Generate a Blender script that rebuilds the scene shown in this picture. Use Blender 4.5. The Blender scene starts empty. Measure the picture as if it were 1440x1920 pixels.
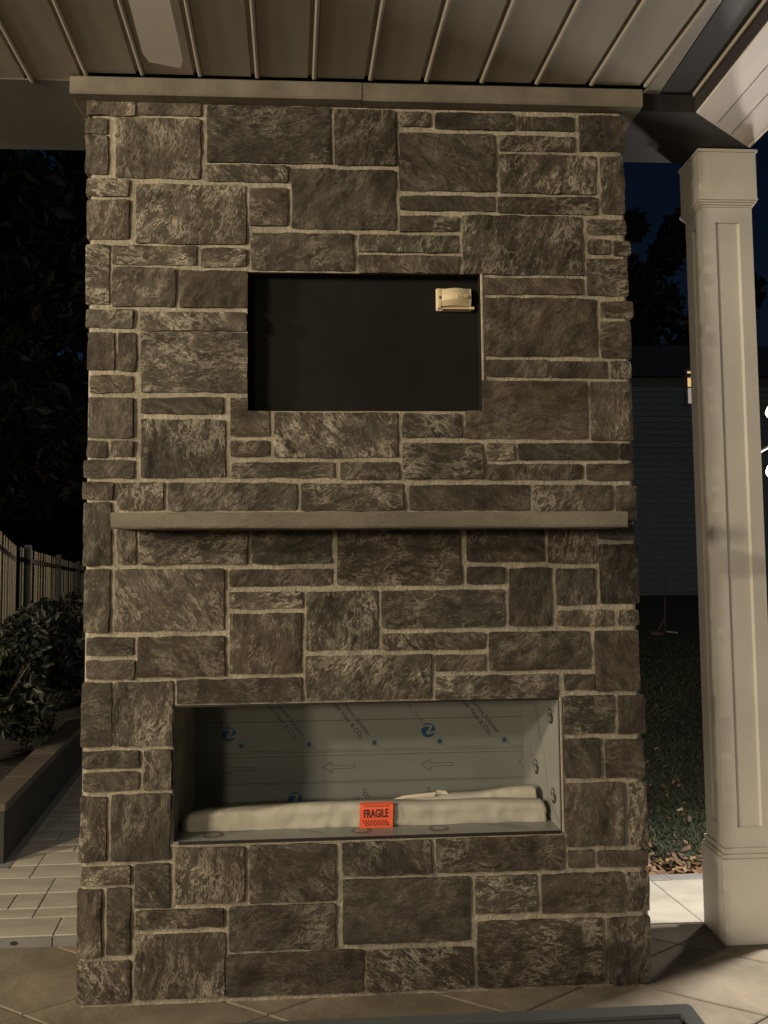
import bpy, bmesh, math, random
from mathutils import Vector, Matrix, noise
C = bpy.context.scene
COL = C.collection
R = math.radians
rnd = random.Random(7)

# ---------------------------------------------------------------- camera, sky, moonlight, exposure
cam_d = bpy.data.cameras.new('camera')
cam = bpy.data.objects.new('camera', cam_d)
COL.objects.link(cam)
C.camera = cam
cam_d.sensor_fit = 'VERTICAL'
cam_d.sensor_height = 36.0
cam_d.lens = 1400.0 / 1920.0 * 36.0
cam_d.clip_start = 0.05
cam_d.clip_end = 500
YAW, PITCH, ROLL = 0.05327, 0.05776, -0.01017
f_ = Vector((math.sin(YAW)*math.cos(PITCH), math.cos(YAW)*math.cos(PITCH), math.sin(PITCH)))
r0 = Vector((math.cos(YAW), -math.sin(YAW), 0))
u0 = r0.cross(f_)
r_ = math.cos(ROLL)*r0 + math.sin(ROLL)*u0
u_ = -math.sin(ROLL)*r0 + math.cos(ROLL)*u0
M = Matrix((r_, u_, -f_)).transposed().to_4x4()
M.translation = Vector((-0.069, -2.4532, 1.3948))
cam.matrix_world = M

world = bpy.data.worlds.new('World')
C.world = world
world.use_nodes = True
wn = world.node_tree.nodes
wl = world.node_tree.links
sky = wn.new('ShaderNodeTexSky')
sky.sky_type = 'NISHITA'
sky.sun_disc = False
SUN_EL, SUN_ROT = R(12), R(150)
sky.sun_elevation = SUN_EL
sky.sun_rotation = SUN_ROT
SKY_STRENGTH = 0.0030
bg = wn['Background']
bg.inputs['Strength'].default_value = SKY_STRENGTH
tint = wn.new('ShaderNodeMixRGB'); tint.blend_type = 'MULTIPLY'; tint.inputs[0].default_value = 1
tint.inputs[2].default_value = (0.55, 0.8, 1.25, 1)
wl.new(sky.outputs[0], tint.inputs[1])
wl.new(tint.outputs[0], bg.inputs['Color'])

moon_d = bpy.data.lights.new('moonlight', 'SUN')
moon_d.energy = 0.10
moon_d.angle = R(0.5)
moon_d.color = (0.75, 0.87, 1.0)
moon = bpy.data.objects.new('moonlight', moon_d)
COL.objects.link(moon)
az = SUN_ROT
sd = Vector((math.sin(az)*math.cos(R(35)), math.cos(az)*math.cos(R(35)), math.sin(R(35))))
moon.rotation_euler = (-sd).to_track_quat('-Z', 'Y').to_euler()

C.view_settings.view_transform = 'Standard'
C.view_settings.look = 'None'
C.view_settings.exposure = 0.0
C.view_settings.gamma = 1.0
C.view_settings.use_curve_mapping = False
WARM = (1.0, 0.83, 0.585)
NEUT = (1.0, 0.92, 0.82)

# ---------------------------------------------------------------- object helpers
def tagp(o, label=None, cat=None, group=None, kind=None):
    if label: o['label'] = label
    if cat: o['category'] = cat
    if group: o['group'] = group
    if kind: o['kind'] = kind
    return o

def thing(name, loc, label, cat, group=None):
    o = bpy.data.objects.new(name, None)
    o.empty_display_size = 0.1
    COL.objects.link(o)
    o.location = loc
    return tagp(o, label, cat, group)

def link_mesh(name, me, parent=None, loc=None, mat=None):
    o = bpy.data.objects.new(name, me)
    COL.objects.link(o)
    if mat and not me.materials: me.materials.append(mat)
    if parent:
        o.parent = parent
        o.matrix_parent_inverse = Matrix.Identity(4)
    if loc is not None: o.location = loc
    return o

class MB:
    def __init__(s): s.v = []; s.f = []
    def add(s, vs, fs):
        n = len(s.v)
        s.v += [tuple(v) for v in vs]
        s.f += [tuple(i+n for i in f) for f in fs]
        return s
    def box(s, x0, y0, z0, x1, y1, z1):
        vs = [(x0,y0,z0),(x1,y0,z0),(x1,y1,z0),(x0,y1,z0),(x0,y0,z1),(x1,y0,z1),(x1,y1,z1),(x0,y1,z1)]
        return s.add(vs, [(3,2,1,0),(4,5,6,7),(0,1,5,4),(1,2,6,5),(2,3,7,6),(3,0,4,7)])
    def prism(s, poly, z0, z1):
        n = len(poly)
        vs = [(x,y,z0) for x,y in poly] + [(x,y,z1) for x,y in poly]
        fs = [tuple(range(n-1,-1,-1)), tuple(range(n,2*n))]
        for i in range(n):
            j = (i+1) % n
            fs.append((i,j,n+j,n+i))
        return s.add(vs, fs)
    def tube(s, pts, r, n=8, cap=True):
        rings = []
        base = len(s.v)
        for i, p in enumerate(pts):
            p = Vector(p)
            a = Vector(pts[max(i-1,0)]); b = Vector(pts[min(i+1,len(pts)-1)])
            d = (b-a).normalized()
            up = Vector((0,0,1)) if abs(d.z) < .9 else Vector((1,0,0))
            e1 = d.cross(up).normalized(); e2 = d.cross(e1)
            rr = r[i] if isinstance(r, (list, tuple)) else r
            s.v += [tuple(p + e1*math.cos(2*math.pi*k/n)*rr + e2*math.sin(2*math.pi*k/n)*rr) for k in range(n)]
        for i in range(len(pts)-1):
            for k in range(n):
                a = base+i*n+k; b = base+i*n+(k+1)%n
                s.f.append((a, b, b+n, a+n))
        if cap:
            s.f.append(tuple(base+k for k in range(n)))
            s.f.append(tuple(base+(len(pts)-1)*n+k for k in range(n-1,-1,-1)))
        return s
    def mesh(s, name, smooth=False):
        me = bpy.data.meshes.new(name)
        me.from_pydata(s.v, [], s.f)
        bm = bmesh.new(); bm.from_mesh(me)
        bmesh.ops.recalc_face_normals(bm, faces=bm.faces)
        bm.to_mesh(me); bm.free()
        if smooth:
            for p in me.polygons: p.use_smooth = True
        me.update()
        return me
    def build(s, name, mat, parent=None, loc=None, bevel=0, seg=2, smooth=False):
        me = s.mesh(name, smooth)
        if bevel:
            bm = bmesh.new(); bm.from_mesh(me)
            es = [e for e in bm.edges if len(e.link_faces) == 2 and e.calc_face_angle(0) > R(30)]
            bmesh.ops.bevel(bm, geom=es, offset=bevel, segments=seg, affect='EDGES', profile=.5, clamp_overlap=True)
            bm.to_mesh(me); bm.free()
        me.materials.append(mat)
        return link_mesh(name, me, parent, loc)

# ---------------------------------------------------------------- material helpers
def mat_new(name):
    m = bpy.data.materials.new(name); m.use_nodes = True
    nt = m.node_tree
    return m, nt, nt.nodes['Principled BSDF']
def nd(nt, t, **kw):
    n = nt.nodes.new(t)
    for k, v in kw.items():
        if k in n.inputs.keys(): n.inputs[k].default_value = v
        else: setattr(n, k, v)
    return n
def ramp(nt, fac, stops):
    r = nt.nodes.new('ShaderNodeValToRGB')
    el = r.color_ramp.elements
    while len(el) < len(stops): el.new(.5)
    for e, (p, c) in zip(el, stops):
        e.position = p; e.color = (c[0], c[1], c[2], 1) if len(c) == 3 else c
    nt.links.new(fac, r.inputs[0])
    return r
def mixc(nt, mode, fac, a, b):
    n = nt.nodes.new('ShaderNodeMixRGB'); n.blend_type = mode
    for i, s in ((0, fac), (1, a), (2, b)):
        if hasattr(s, 'is_output') or isinstance(s, bpy.types.NodeSocket): nt.links.new(s, n.inputs[i])
        elif isinstance(s, (int, float)): n.inputs[i].default_value = s if i == 0 else (s, s, s, 1)
        else: n.inputs[i].default_value = (s[0], s[1], s[2], 1)
    return n.outputs[0]
def vary(nt, base, scale=6, amt=.25, detail=6, coord='Object', stretch=(1,1,1)):
    tc = nt.nodes.new('ShaderNodeTexCoord'); mp = nt.nodes.new('ShaderNodeMapping')
    mp.inputs['Scale'].default_value = stretch
    nt.links.new(tc.outputs[coord], mp.inputs[0])
    n = nd(nt, 'ShaderNodeTexNoise', Scale=scale, Detail=detail, Roughness=.6)
    nt.links.new(mp.outputs[0], n.inputs['Vector'])
    lo = tuple(c*(1-amt) for c in base); hi = tuple(min(1, c*(1+amt)) for c in base)
    return ramp(nt, n.outputs['Fac'], [(.3, lo), (.7, hi)]).outputs[0], n, mp
def simple(name, base, rough=.6, scale=8, amt=.2, bump=.0, bscale=60, metal=0, stretch=(1,1,1), coord='Object', rough_var=0, dist=.01):
    m, nt, b = mat_new(name)
    c, n, mp = vary(nt, base, scale, amt, 6, coord, stretch)
    nt.links.new(c, b.inputs['Base Color'])
    b.inputs['Roughness'].default_value = rough
    b.inputs['Metallic'].default_value = metal
    if rough_var:
        rr = nd(nt, 'ShaderNodeMapRange'); nt.links.new(n.outputs['Fac'], rr.inputs[0])
        rr.inputs[3].default_value = rough-rough_var; rr.inputs[4].default_value = rough+rough_var
        nt.links.new(rr.outputs[0], b.inputs['Roughness'])
    if bump:
        n2 = nd(nt, 'ShaderNodeTexNoise', Scale=bscale, Detail=8, Roughness=.65)
        nt.links.new(mp.outputs[0], n2.inputs['Vector'])
        bp = nd(nt, 'ShaderNodeBump', Strength=bump, Distance=dist)
        nt.links.new(n2.outputs['Fac'], bp.inputs['Height'])
        nt.links.new(bp.outputs[0], b.inputs['Normal'])
    return m

# split-faced stone: tone, streak amount and streak angle come from the object's own colour, so each stone differs
def stone_material():
    m, nt, b = mat_new('split_stone')
    L = nt.links.new
    tc = nd(nt, 'ShaderNodeTexCoord'); oi = nd(nt, 'ShaderNodeObjectInfo')
    sep = nd(nt, 'ShaderNodeSeparateColor'); L(oi.outputs['Color'], sep.inputs[0])
    rv = nd(nt, 'ShaderNodeVectorMath', operation='SCALE'); rv.inputs[0].default_value = (37.1, 19.7, 53.3)
    L(oi.outputs['Random'], rv.inputs['Scale'])
    ang = nd(nt, 'ShaderNodeMath', operation='MULTIPLY'); L(sep.outputs[2], ang.inputs[0]); ang.inputs[1].default_value = math.pi
    rot = nd(nt, 'ShaderNodeVectorRotate', rotation_type='Y_AXIS')
    L(tc.outputs['Object'], rot.inputs['Vector']); L(ang.outputs[0], rot.inputs['Angle'])
    add = nd(nt, 'ShaderNodeVectorMath', operation='ADD'); L(rot.outputs[0], add.inputs[0]); L(rv.outputs[0], add.inputs[1])
    # domain warp
    wn_ = nd(nt, 'ShaderNodeTexNoise', Scale=7.0, Detail=4); L(add.outputs[0], wn_.inputs['Vector'])
    ws = nd(nt, 'ShaderNodeVectorMath', operation='SCALE'); L(wn_.outputs['Color'], ws.inputs[0]); ws.inputs['Scale'].default_value = .085
    wa = nd(nt, 'ShaderNodeVectorMath', operation='ADD'); L(add.outputs[0], wa.inputs[0]); L(ws.outputs[0], wa.inputs[1])
    st = nd(nt, 'ShaderNodeVectorMath', operation='MULTIPLY'); L(wa.outputs[0], st.inputs[0]); st.inputs[1].default_value = (.95, 1.0, 2.3)
    # base mottling
    n1 = nd(nt, 'ShaderNodeTexNoise', Scale=11.0, Detail=9, Roughness=.66); L(st.outputs[0], n1.inputs['Vector'])
    base = ramp(nt, n1.outputs['Fac'], [(.30, (.026,.0215,.017)), (.45, (.050,.042,.034)), (.58, (.076,.066,.053)), (.74, (.115,.099,.080))]).outputs[0]
    hv = ramp(nt, oi.outputs['Random'], [(0, (1.05,.98,.91)), (.25, (1.0,.99,.96)), (.5, (1.0,.97,.92)), (.75, (.98,1.0,.97)), (1, (1.07,.96,.90))])
    hv.color_ramp.interpolation = 'CONSTANT'
    base = mixc(nt, 'MULTIPLY', 1, base, hv.outputs[0])
    # pale mineral streaks, strong inside some patches only
    n2 = nd(nt, 'ShaderNodeTexNoise', Scale=16.0, Detail=10, Roughness=.72); L(st.outputs[0], n2.inputs['Vector'])
    s1 = nd(nt, 'ShaderNodeMath', operation='SUBTRACT'); L(n2.outputs['Fac'], s1.inputs[0]); s1.inputs[1].default_value = .52
    s2 = nd(nt, 'ShaderNodeMath', operation='ABSOLUTE'); L(s1.outputs[0], s2.inputs[0])
    vein = ramp(nt, s2.outputs[0], [(.0, (1,1,1)), (.016, (.6,.6,.6)), (.048, (0,0,0))]).outputs[0]
    n3 = nd(nt, 'ShaderNodeTexNoise', Scale=10.0, Detail=6, Roughness=.65); L(add.outputs[0], n3.inputs['Vector'])
    patch = ramp(nt, n3.outputs['Fac'], [(.44, (.05,.05,.05)), (.57, (1,1,1))]).outputs[0]
    vm = mixc(nt, 'MULTIPLY', 1, vein, patch)
    # flecks following the grain
    fs = nd(nt, 'ShaderNodeVectorMath', operation='MULTIPLY'); L(wa.outputs[0], fs.inputs[0]); fs.inputs[1].default_value = (1.0, 1.0, 3.0)
    n4 = nd(nt, 'ShaderNodeTexNoise', Scale=60.0, Detail=7, Roughness=.75); L(fs.outputs[0], n4.inputs['Vector'])
    fleck = ramp(nt, n4.outputs['Fac'], [(.52, (0,0,0)), (.60, (.95,.95,.95))]).outputs[0]
    n5 = nd(nt, 'ShaderNodeTexNoise', Scale=17.0, Detail=5, Roughness=.6); L(st.outputs[0], n5.inputs['Vector'])
    fl = mixc(nt, 'MULTIPLY', 1, fleck, ramp(nt, n5.outputs['Fac'], [(.42, (.10,.10,.10)), (.58, (1,1,1))]).outputs[0])
    # scattered small pale spots
    vo = nd(nt, 'ShaderNodeTexVoronoi', Scale=32.0); L(wa.outputs[0], vo.inputs['Vector'])
    spot = ramp(nt, vo.outputs['Distance'], [(.10, (1,1,1)), (.22, (0,0,0))]).outputs[0]
    n6 = nd(nt, 'ShaderNodeTexNoise', Scale=6.0, Detail=2); L(add.outputs[0], n6.inputs['Vector'])
    sp = mixc(nt, 'MULTIPLY', 1, spot, ramp(nt, n6.outputs['Fac'], [(.55, (0,0,0)), (.66, (.55,.55,.55))]).outputs[0])
    tot = mixc(nt, 'ADD', 1, vm, mixc(nt, 'MULTIPLY', 1, fl, (.8,.8,.8)))
    tot = mixc(nt, 'ADD', 1, tot, sp)
    n7 = nd(nt, 'ShaderNodeTexNoise', Scale=5.5, Detail=4, Roughness=.6); L(wa.outputs[0], n7.inputs['Vector'])
    pm_ = ramp(nt, n7.outputs['Fac'], [(.38, (.30,.30,.30)), (.50, (.8,.8,.8)), (.60, (1.2,1.2,1.2))]).outputs[0]
    tot = mixc(nt, 'MULTIPLY', 1, mixc(nt, 'MULTIPLY', 1, tot, (1.0,)*3), pm_)
    base = mixc(nt, 'MULTIPLY', 1, base, ramp(nt, n7.outputs['Fac'], [(.34, (.74,.74,.74)), (.60, (1.1,1.1,1.1))]).outputs[0])
    am = nd(nt, 'ShaderNodeMath', operation='MULTIPLY'); L(tot, am.inputs[0]); L(sep.outputs[1], am.inputs[1]); am.use_clamp = True
    col = mixc(nt, 'MIX', am.outputs[0], base, (.37,.335,.27))
    sc = nd(nt, 'ShaderNodeVectorMath', operation='SCALE'); L(col, sc.inputs[0])
    tn = nd(nt, 'ShaderNodeMath', operation='MULTIPLY'); L(sep.outputs[0], tn.inputs[0]); tn.inputs[1].default_value = 2.0
    L(tn.outputs[0], sc.inputs['Scale'])
    L(sc.outputs[0], b.inputs['Base Color'])
    b.inputs['Roughness'].default_value = .8
    b.inputs['Specular IOR Level'].default_value = .3
    # relief
    h = mixc(nt, 'ADD', 1, mixc(nt, 'MULTIPLY', 1, n2.outputs['Fac'], (.45,)*3), mixc(nt, 'MULTIPLY', 1, n4.outputs['Fac'], (.34,)*3))
    h = mixc(nt, 'ADD', 1, h, mixc(nt, 'MULTIPLY', 1, n3.outputs['Fac'], (.35,)*3))
    bp = nd(nt, 'ShaderNodeBump', Strength=.9, Distance=.014); L(h, bp.inputs['Height'])
    L(bp.outputs[0], b.inputs['Normal'])
    return m
M_STONE = stone_material()
M_MORTAR = simple('mortar', (.35,.315,.25), .92, 11, .30, .9, 70, dist=.010)
M_LIME = simple('sawn_limestone', (.175,.158,.125), .85, 5, .30, .6, 75, dist=.007, stretch=(.5,1,1.5))
M_WHITE = simple('painted_column', (.70,.67,.61), .55, 2.2, .10, .12, 30, dist=.003, rough_var=.12)
M_BEAM = simple('painted_beam', (.62,.57,.52), .55, 3, .08, .25, 14, dist=.004, stretch=(4,.5,1))
M_SHADE = simple('shaded_soffit', (.020,.019,.019), .6, 3, .2)  # near-black tone carrying the shade on ceiling edge and beams
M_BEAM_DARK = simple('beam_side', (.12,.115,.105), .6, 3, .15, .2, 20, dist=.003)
M_PLANK = simple('ceiling_plank', (.30,.275,.235), .42, 2, .10, .06, 18, dist=.003, stretch=(6,.6,1))
M_CROWN = simple('crown_stone', (.155,.14,.11), .85, 7, .28, .25, 70, dist=.004)
M_NICHE = simple('niche_board', (.013,.012,.011), .75, 3, .35, .35, 180, dist=.003)
M_NICHE.node_tree.nodes['Principled BSDF'].inputs['Specular IOR Level'].default_value = .12
M_PLASTIC = simple('ivory_plastic', (.66,.56,.38), .4, 4, .05)
M_BLACK = simple('black_hole', (.015,.013,.01), .6)
M_FILM = simple('film_on_steel', (.225,.232,.215), .38, 3, .07, .04, 30, dist=.002)
M_INK = simple('black_ink', (.03,.03,.032), .5)
M_INKB = simple('blue_ink', (.012,.07,.17), .45)
M_INKR = simple('faded_ink', (.13,.115,.10), .5)
M_FOAM = simple('foam_wrap', (.47,.45,.385), .6, 7, .06, .22, 26, dist=.006)
M_PAPER = simple('white_paper', (.62,.56,.44), .7, 6, .05)
M_ORANGE = simple('fluorescent_label', (.95,.14,.06), .5, 5, .06)
M_SLAB = simple('patio_slab', (.185,.155,.115), .75, 3.6, .45, .5, 30, dist=.005, coord='Object')
M_JOINT = simple('slab_joint', (.055,.035,.022), .95, 10, .3)
M_PAVER = simple('pale_paver', (.34,.315,.265), .7, 3.5, .25, .35, 30, dist=.005, stretch=(.7,2.0,1))
M_BORDER = simple('grey_paver', (.17,.165,.16), .75, 5, .2, .35, 60, dist=.004)
M_PLANTER = simple('planter_wall_stone', (.026,.023,.019), .85, 4, .3, .4, 40, dist=.006)
M_PCAP = simple('planter_cap_stone', (.075,.060,.046), .85, 3, .35, .3, 40, dist=.004)
M_SOIL = simple('soil', (.022,.017,.012), .95, 6, .4, .8, 30, dist=.03)
M_LAWN = simple('lawn_ground', (.018,.021,.010), .95, 3, .4, .6, 50, dist=.03)
M_GRASS = simple('grass_blade', (.030,.038,.015), .7, 3, .4)
M_FENCE = simple('fence_board', (.20,.175,.12), .6, 5, .2, .2, 40, stretch=(8,8,.7))
M_RAIL = simple('fence_rail', (.007,.006,.005), .6)
M_TWIG = simple('twig_bark', (.06,.045,.03), .9)
M_METAL = simple('table_frame_metal', (.075,.082,.085), .45, 4, .15)
M_GLASS = simple('dark_table_glass', (.050,.048,.050), .3, 2, .15)
M_SIDING = simple('house_siding', (.12,.14,.155), .8, 2, .08)
M_ROOF = simple('roof_shingle', (.05,.05,.055), .9)
M_FAN = simple('fan_blade_paint', (.50,.48,.45), .5, 3, .05)
M_LAMPBODY = simple('lamp_housing', (.05,.05,.05), .5)
def leafmat(name, cols, rough=.6):
    m, nt, b = mat_new(name)
    g = nt.nodes.new('ShaderNodeNewGeometry')
    stops = [(i/(len(cols)-1), c) for i, c in enumerate(cols)]
    r = ramp(nt, g.outputs['Random Per Island'], stops)
    nt.links.new(r.outputs[0], b.inputs['Base Color'])
    b.inputs['Roughness'].default_value = rough
    return m
M_LEAF = leafmat('shrub_leaf', [(.006,.008,.003), (.011,.014,.004), (.034,.036,.010)])
M_DARKLEAF = leafmat('tree_leaf', [(.006,.008,.004), (.010,.012,.006), (.016,.017,.008)])
M_FALLEN = leafmat('fallen_leaf', [(.10,.05,.022), (.17,.09,.04), (.06,.035,.02), (.24,.15,.08)])
def emis(name, col, s):
    m, nt, b = mat_new(name)
    b.inputs['Base Color'].default_value = (*col, 1)
    b.inputs['Emission Color'].default_value = (*col, 1)
    b.inputs['Emission Strength'].default_value = s
    return m
M_BULB = emis('lit_bulb', (1,.93,.78), 14)
M_WINLIT = emis('lit_window_pane', (1,.62,.25), .75)
M_WINDIM = emis('dim_window_pane', (.8,.66,.55), .35)

# ================================================================= FIREPLACE
fp = thing('stone_fireplace', (0, .23, 0), 'tall outdoor fireplace of dark split stone with pale mortar joints standing on the patio', 'fireplace')
OFF = Vector((0, -.23, 0))
STONES = [(-915,2863,-755,2920),(-744,2869,-538,2925),(-918,2802,-846,2855),(-916,2664,-845,2796),(-818,2652,-540,2857),(-519,2712,-108,2910),(-93,2709,111,2904),(-522,2645,-251,2703),(130,2848,231,2900),(248,2841,519,2899),(534,2842,727,2893),(748,2774,907,2901),(126,2624,450,2826),(468,2770,729,2823),(468,2621,799,2758),(818,2553,900,2754),(126,2556,448,2608),(460,2550,803,2609),(-912,2588,-775,2650),(-910,2444,-772,2577),(-750,2431,-391,2634),(-377,2496,-251,2626),(-237,2488,110,2693),(124,2483,324,2538),(338,2337,748,2543),(764,2480,901,2534),(766,2411,842,2465),(855,2406,914,2460),(761,2268,904,2396),(-372,2345,-33,2472),(-15,2410,321,2471),(-16,2339,320,2401),(-911,2224,-836,2424),(-826,2359,-552,2424),(-536,2355,-388,2418),(-825,2219,-619,2350),(-604,2216,-384,2342),(-908,2147,-757,2208),(-734,2138,-386,2201),(-901,2006,-816,2133),(-804,2003,-746,2132),(-730,1933,-384,2133),(-893,1932,-757,1989),(-897,1784,-754,1917),(-729,1862,-464,1917),(-441,1788,-313,1917),(-727,1654,-456,1845),(-441,1720,-314,1776),(-297,1717,110,1867),(-899,1721,-836,1775),(-823,1723,-751,1775),(-910,1653,-749,1711),(-437,1651,-100,1703),(-81,1644,112,1702),(125,1645,392,1766),(126,1783,322,1862),(404,2270,742,2327),(405,2058,790,2257),(806,2193,917,2248),(803,2053,908,2178),(404,1988,616,2045),(631,1985,821,2042),(835,1984,903,2041),(337,1778,749,1974),(762,1772,903,1973),(407,1708,500,1763),(512,1707,849,1763),(862,1705,902,1761),(407,1641,729,1693),(744,1637,902,1694),(-914,1583,-814,1640),(-802,1547,-653,1639),(-639,1545,-224,1636),(-211,1542,125,1632),(145,1540,545,1625),(559,1536,825,1623),(839,1497,910,1620),(778,1438,903,1488),(-907,1370,-820,1576),(-801,1372,-742,1491),(-730,1372,-384,1489),(-372,1370,-112,1486),(-93,1297,312,1483),(333,1368,592,1481),(606,1362,766,1479),(778,1226,910,1424),(-903,1156,-824,1360),(-806,1159,-459,1357),(-443,1298,-111,1353),(332,1297,456,1353),(472,1157,613,1349),(630,1223,762,1346),(631,1154,821,1206),(837,1153,907,1204),(-443,1226,-208,1281),(-440,1018,-212,1211),(-193,1089,37,1280),(51,1156,454,1279),(52,1085,390,1139),(402,1014,737,1139),(754,941,903,1138),(-894,1086,-745,1142),(-893,1010,-741,1069),(-732,1013,-457,1141),(-197,928,209,1070),(225,1015,389,1068),(224,923,627,999),(647,944,747,997),(-608,926,-211,1003),(-906,799,-813,999),(-807,799,-621,998),(645,803,812,927),(826,800,916,926),(645,661,762,788),(781,659,909,783),(646,444,838,645),(856,438,915,643),(649,376,732,432),(746,374,912,426),(-901,730,-724,785),(-897,659,-727,717),(-710,660,-624,784),(-907,444,-826,644),(-810,441,-626,648),(-900,371,-750,428),(-734,296,-628,430),(-608,304,-392,475),(-378,299,-105,477),(-84,373,203,478),(220,373,634,482),(-911,151,-836,359),(-820,155,-748,358),(-733,231,-457,288),(-732,19,-455,213),(-441,153,-108,290),(-82,161,324,361),(344,242,542,359),(559,235,826,358),(840,234,914,355),(-910,9,-747,138),(-450,14,-21,145),(-11,15,330,141),(348,13,755,217),(773,6,913,213)]
NICHE = (-.385, 1.872, .396, 2.340)
BOX = (-.622, .489, .632, .921)
DARK = {9:.62, 10:.6, 5:.72, 6:.72, 67:.5, 17:.7, 19:.95, 23:.75, 85:.6, 81:.7}
LIGHT = {0:1.15, 18:1.3, 19:1.25, 33:1.15, 34:1.2, 37:1.25, 38:1.15, 42:1.2}

def make_stone(i, x0, z0, x1, z1, cut=None, back=.03, seed=0, angle=0, amp=1.0):
    cx, cz = (x0+x1)/2, (z0+z1)/2
    st = .0105
    nx = max(3, round((x1-x0)/st)); nz = max(3, round((z1-z0)/st))
    sv = Vector((seed*7.13, seed*3.71, seed*1.37))
    ca, sa = math.cos(angle), math.sin(angle)
    idx = {}; V = []; F = []
    tilt = (rnd.uniform(-.004,.004), rnd.uniform(-.003,.003)); proud = rnd.uniform(.0045,.008)
    rc = rnd.uniform(.002, .006)
    def inside(x, z): return not (cut and x < cut[2]-1e-6 and x > cut[0]+1e-6 and z > cut[1]+1e-6 and z < cut[3]-1e-6)
    xs = [x0+(x1-x0)*k/nx for k in range(nx+1)]; zs = [z0+(z1-z0)*k/nz for k in range(nz+1)]
    if cut:
        for c_, arr in ((cut[0], xs), (cut[2], xs), (cut[1], zs), (cut[3], zs)):
            if arr[0] < c_ < arr[-1]:
                k = min(range(1, len(arr)-1), key=lambda q: abs(arr[q]-c_)); arr[k] = c_
    def vert(a, c):
        if (a, c) in idx: return idx[(a, c)]
        x, z = xs[a], zs[c]
        d = min(x-x0, x1-x, z-z0, z1-z)
        # rounded corners
        dx = min(x-x0, x1-x); dz = min(z-z0, z1-z)
        if dx < rc and dz < rc: d = rc - math.hypot(rc-dx, rc-dz)
        if cut:
            ex = max(cut[0]-x, 0, x-cut[2]); ez = max(cut[1]-z, 0, z-cut[3])
            d = min(d, math.hypot(ex, ez))
        q = Vector((x, z, 0))*14 + sv
        edge = noise.noise(q*2.2)*.004
        e = max(0, min(1, (d+edge*.35+.0015)/.0065)); e = .68+.32*math.sin(e*math.pi/2)
        p = Vector(((x*ca+z*sa), (-x*sa+z*ca)*3.0, 0))*9 + sv
        r1 = noise.fractal(p, .7, 2.1, 5)
        r2 = noise.ridged_multi_fractal(p*1.3+Vector((9,1,4)), .9, 2.0, 4, 1.0, 2.0)
        rel = max(-.003, (r1*.0032 + (r2-1.1)*.0022 + noise.noise(p*5)*.0012)*amp)
        y = -.0012 - e*(proud + rel + (x-cx)*tilt[0]/max(.1,(x1-x0))*2 + (z-cz)*tilt[1]/max(.05,(z1-z0))*2)
        cl_ = noise.noise(p*.55+Vector((2,6,1)))*4.0
        fr_ = cl_-math.floor(cl_); stp = math.floor(cl_)+max(0,min(1,(fr_-.82)/.18))
        y -= e*(stp*.0011)*amp
        y = max(-.017, min(y, -.0015-.0040*e))
        # ragged outline
        jx = (noise.noise(q*1.2+Vector((3,3,3)))*.0035+noise.noise(q*4+Vector((1,3,3)))*.0018) if d < .006 else 0
        jz = (noise.noise(q*1.2+Vector((8,3,1)))*.0035+noise.noise(q*4+Vector((8,3,7)))*.0018) if d < .006 else 0
        if d < .002:
            if dx < .001 and dz < rc: x += (rc-dz)*.35*(1 if x < cx else -1)
            if dz < .001 and dx < rc: z += (rc-dx)*.35*(1 if z < cz else -1)
        V.append((x+jx-cx, y, z+jz-cz)); idx[(a, c)] = len(V)-1
        return idx[(a, c)]
    for a in range(nx):
        for c in range(nz):
            mx = (xs[a]+xs[a+1])/2; mz = (zs[c]+zs[c+1])/2
            if inside(mx, mz): F.append((vert(a,c), vert(a+1,c), vert(a+1,c+1), vert(a,c+1)))
    me = bpy.data.meshes.new('stone')
    me.from_pydata(V, [], F)
    bm = bmesh.new(); bm.from_mesh(me)
    bes = [e for e in bm.edges if e.is_boundary]
    for e in bes: e.smooth = False
    ex = bmesh.ops.extrude_edge_only(bm, edges=bes)
    nv = [v for v in ex['geom'] if isinstance(v, bmesh.types.BMVert)]
    for v in nv: v.co.y = back
    bmesh.ops.recalc_face_normals(bm, faces=bm.faces)
    bm.to_mesh(me); bm.free()
    # make sure the front faces the room
    if me.polygons[0].normal.y > 0: me.flip_normals()
    for p in me.polygons: p.use_smooth = True
    me.materials.append(M_STONE)
    o = link_mesh('stone', me, fp, Vector((cx, 0, cz)) + OFF)
    return o

for i, (a, b_, c, d) in enumerate(STONES):
    x0, z0, x1, z1 = a/1000, b_/1000, c/1000, d/1000
    cut = None
    n = NICHE
    if x0 < n[2] and x1 > n[0] and z0 < n[3] and z1 > n[1] and min(x1,n[2])-max(x0,n[0]) > .02 and min(z1,n[3])-max(z0,n[1]) > .02:
        cut = (n[0] if x0 < 0 else n[0], n[1], n[2], n[3])
    corner = x0 < -.86 or x1 > .87
    angle = rnd.choice([0, 0, .5, .9, -.6, 1.2, 2.2, .15])
    wide = (x1-x0) > (z1-z0)*1.6
    if not wide and rnd.random() < .5: angle = 1.45
    o = make_stone(i, x0, z0, x1, z1, cut, .42 if corner else .03, i+1, angle, rnd.uniform(.7, 1.5))
    tone = DARK.get(i, 1)*LIGHT.get(i, 1)*rnd.uniform(.84, 1.26)
    o.color = (min(1, tone*.5), rnd.choice([.3,.45,.6,.75,.9,1.0]), (angle % math.pi)/math.pi, 1)

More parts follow.
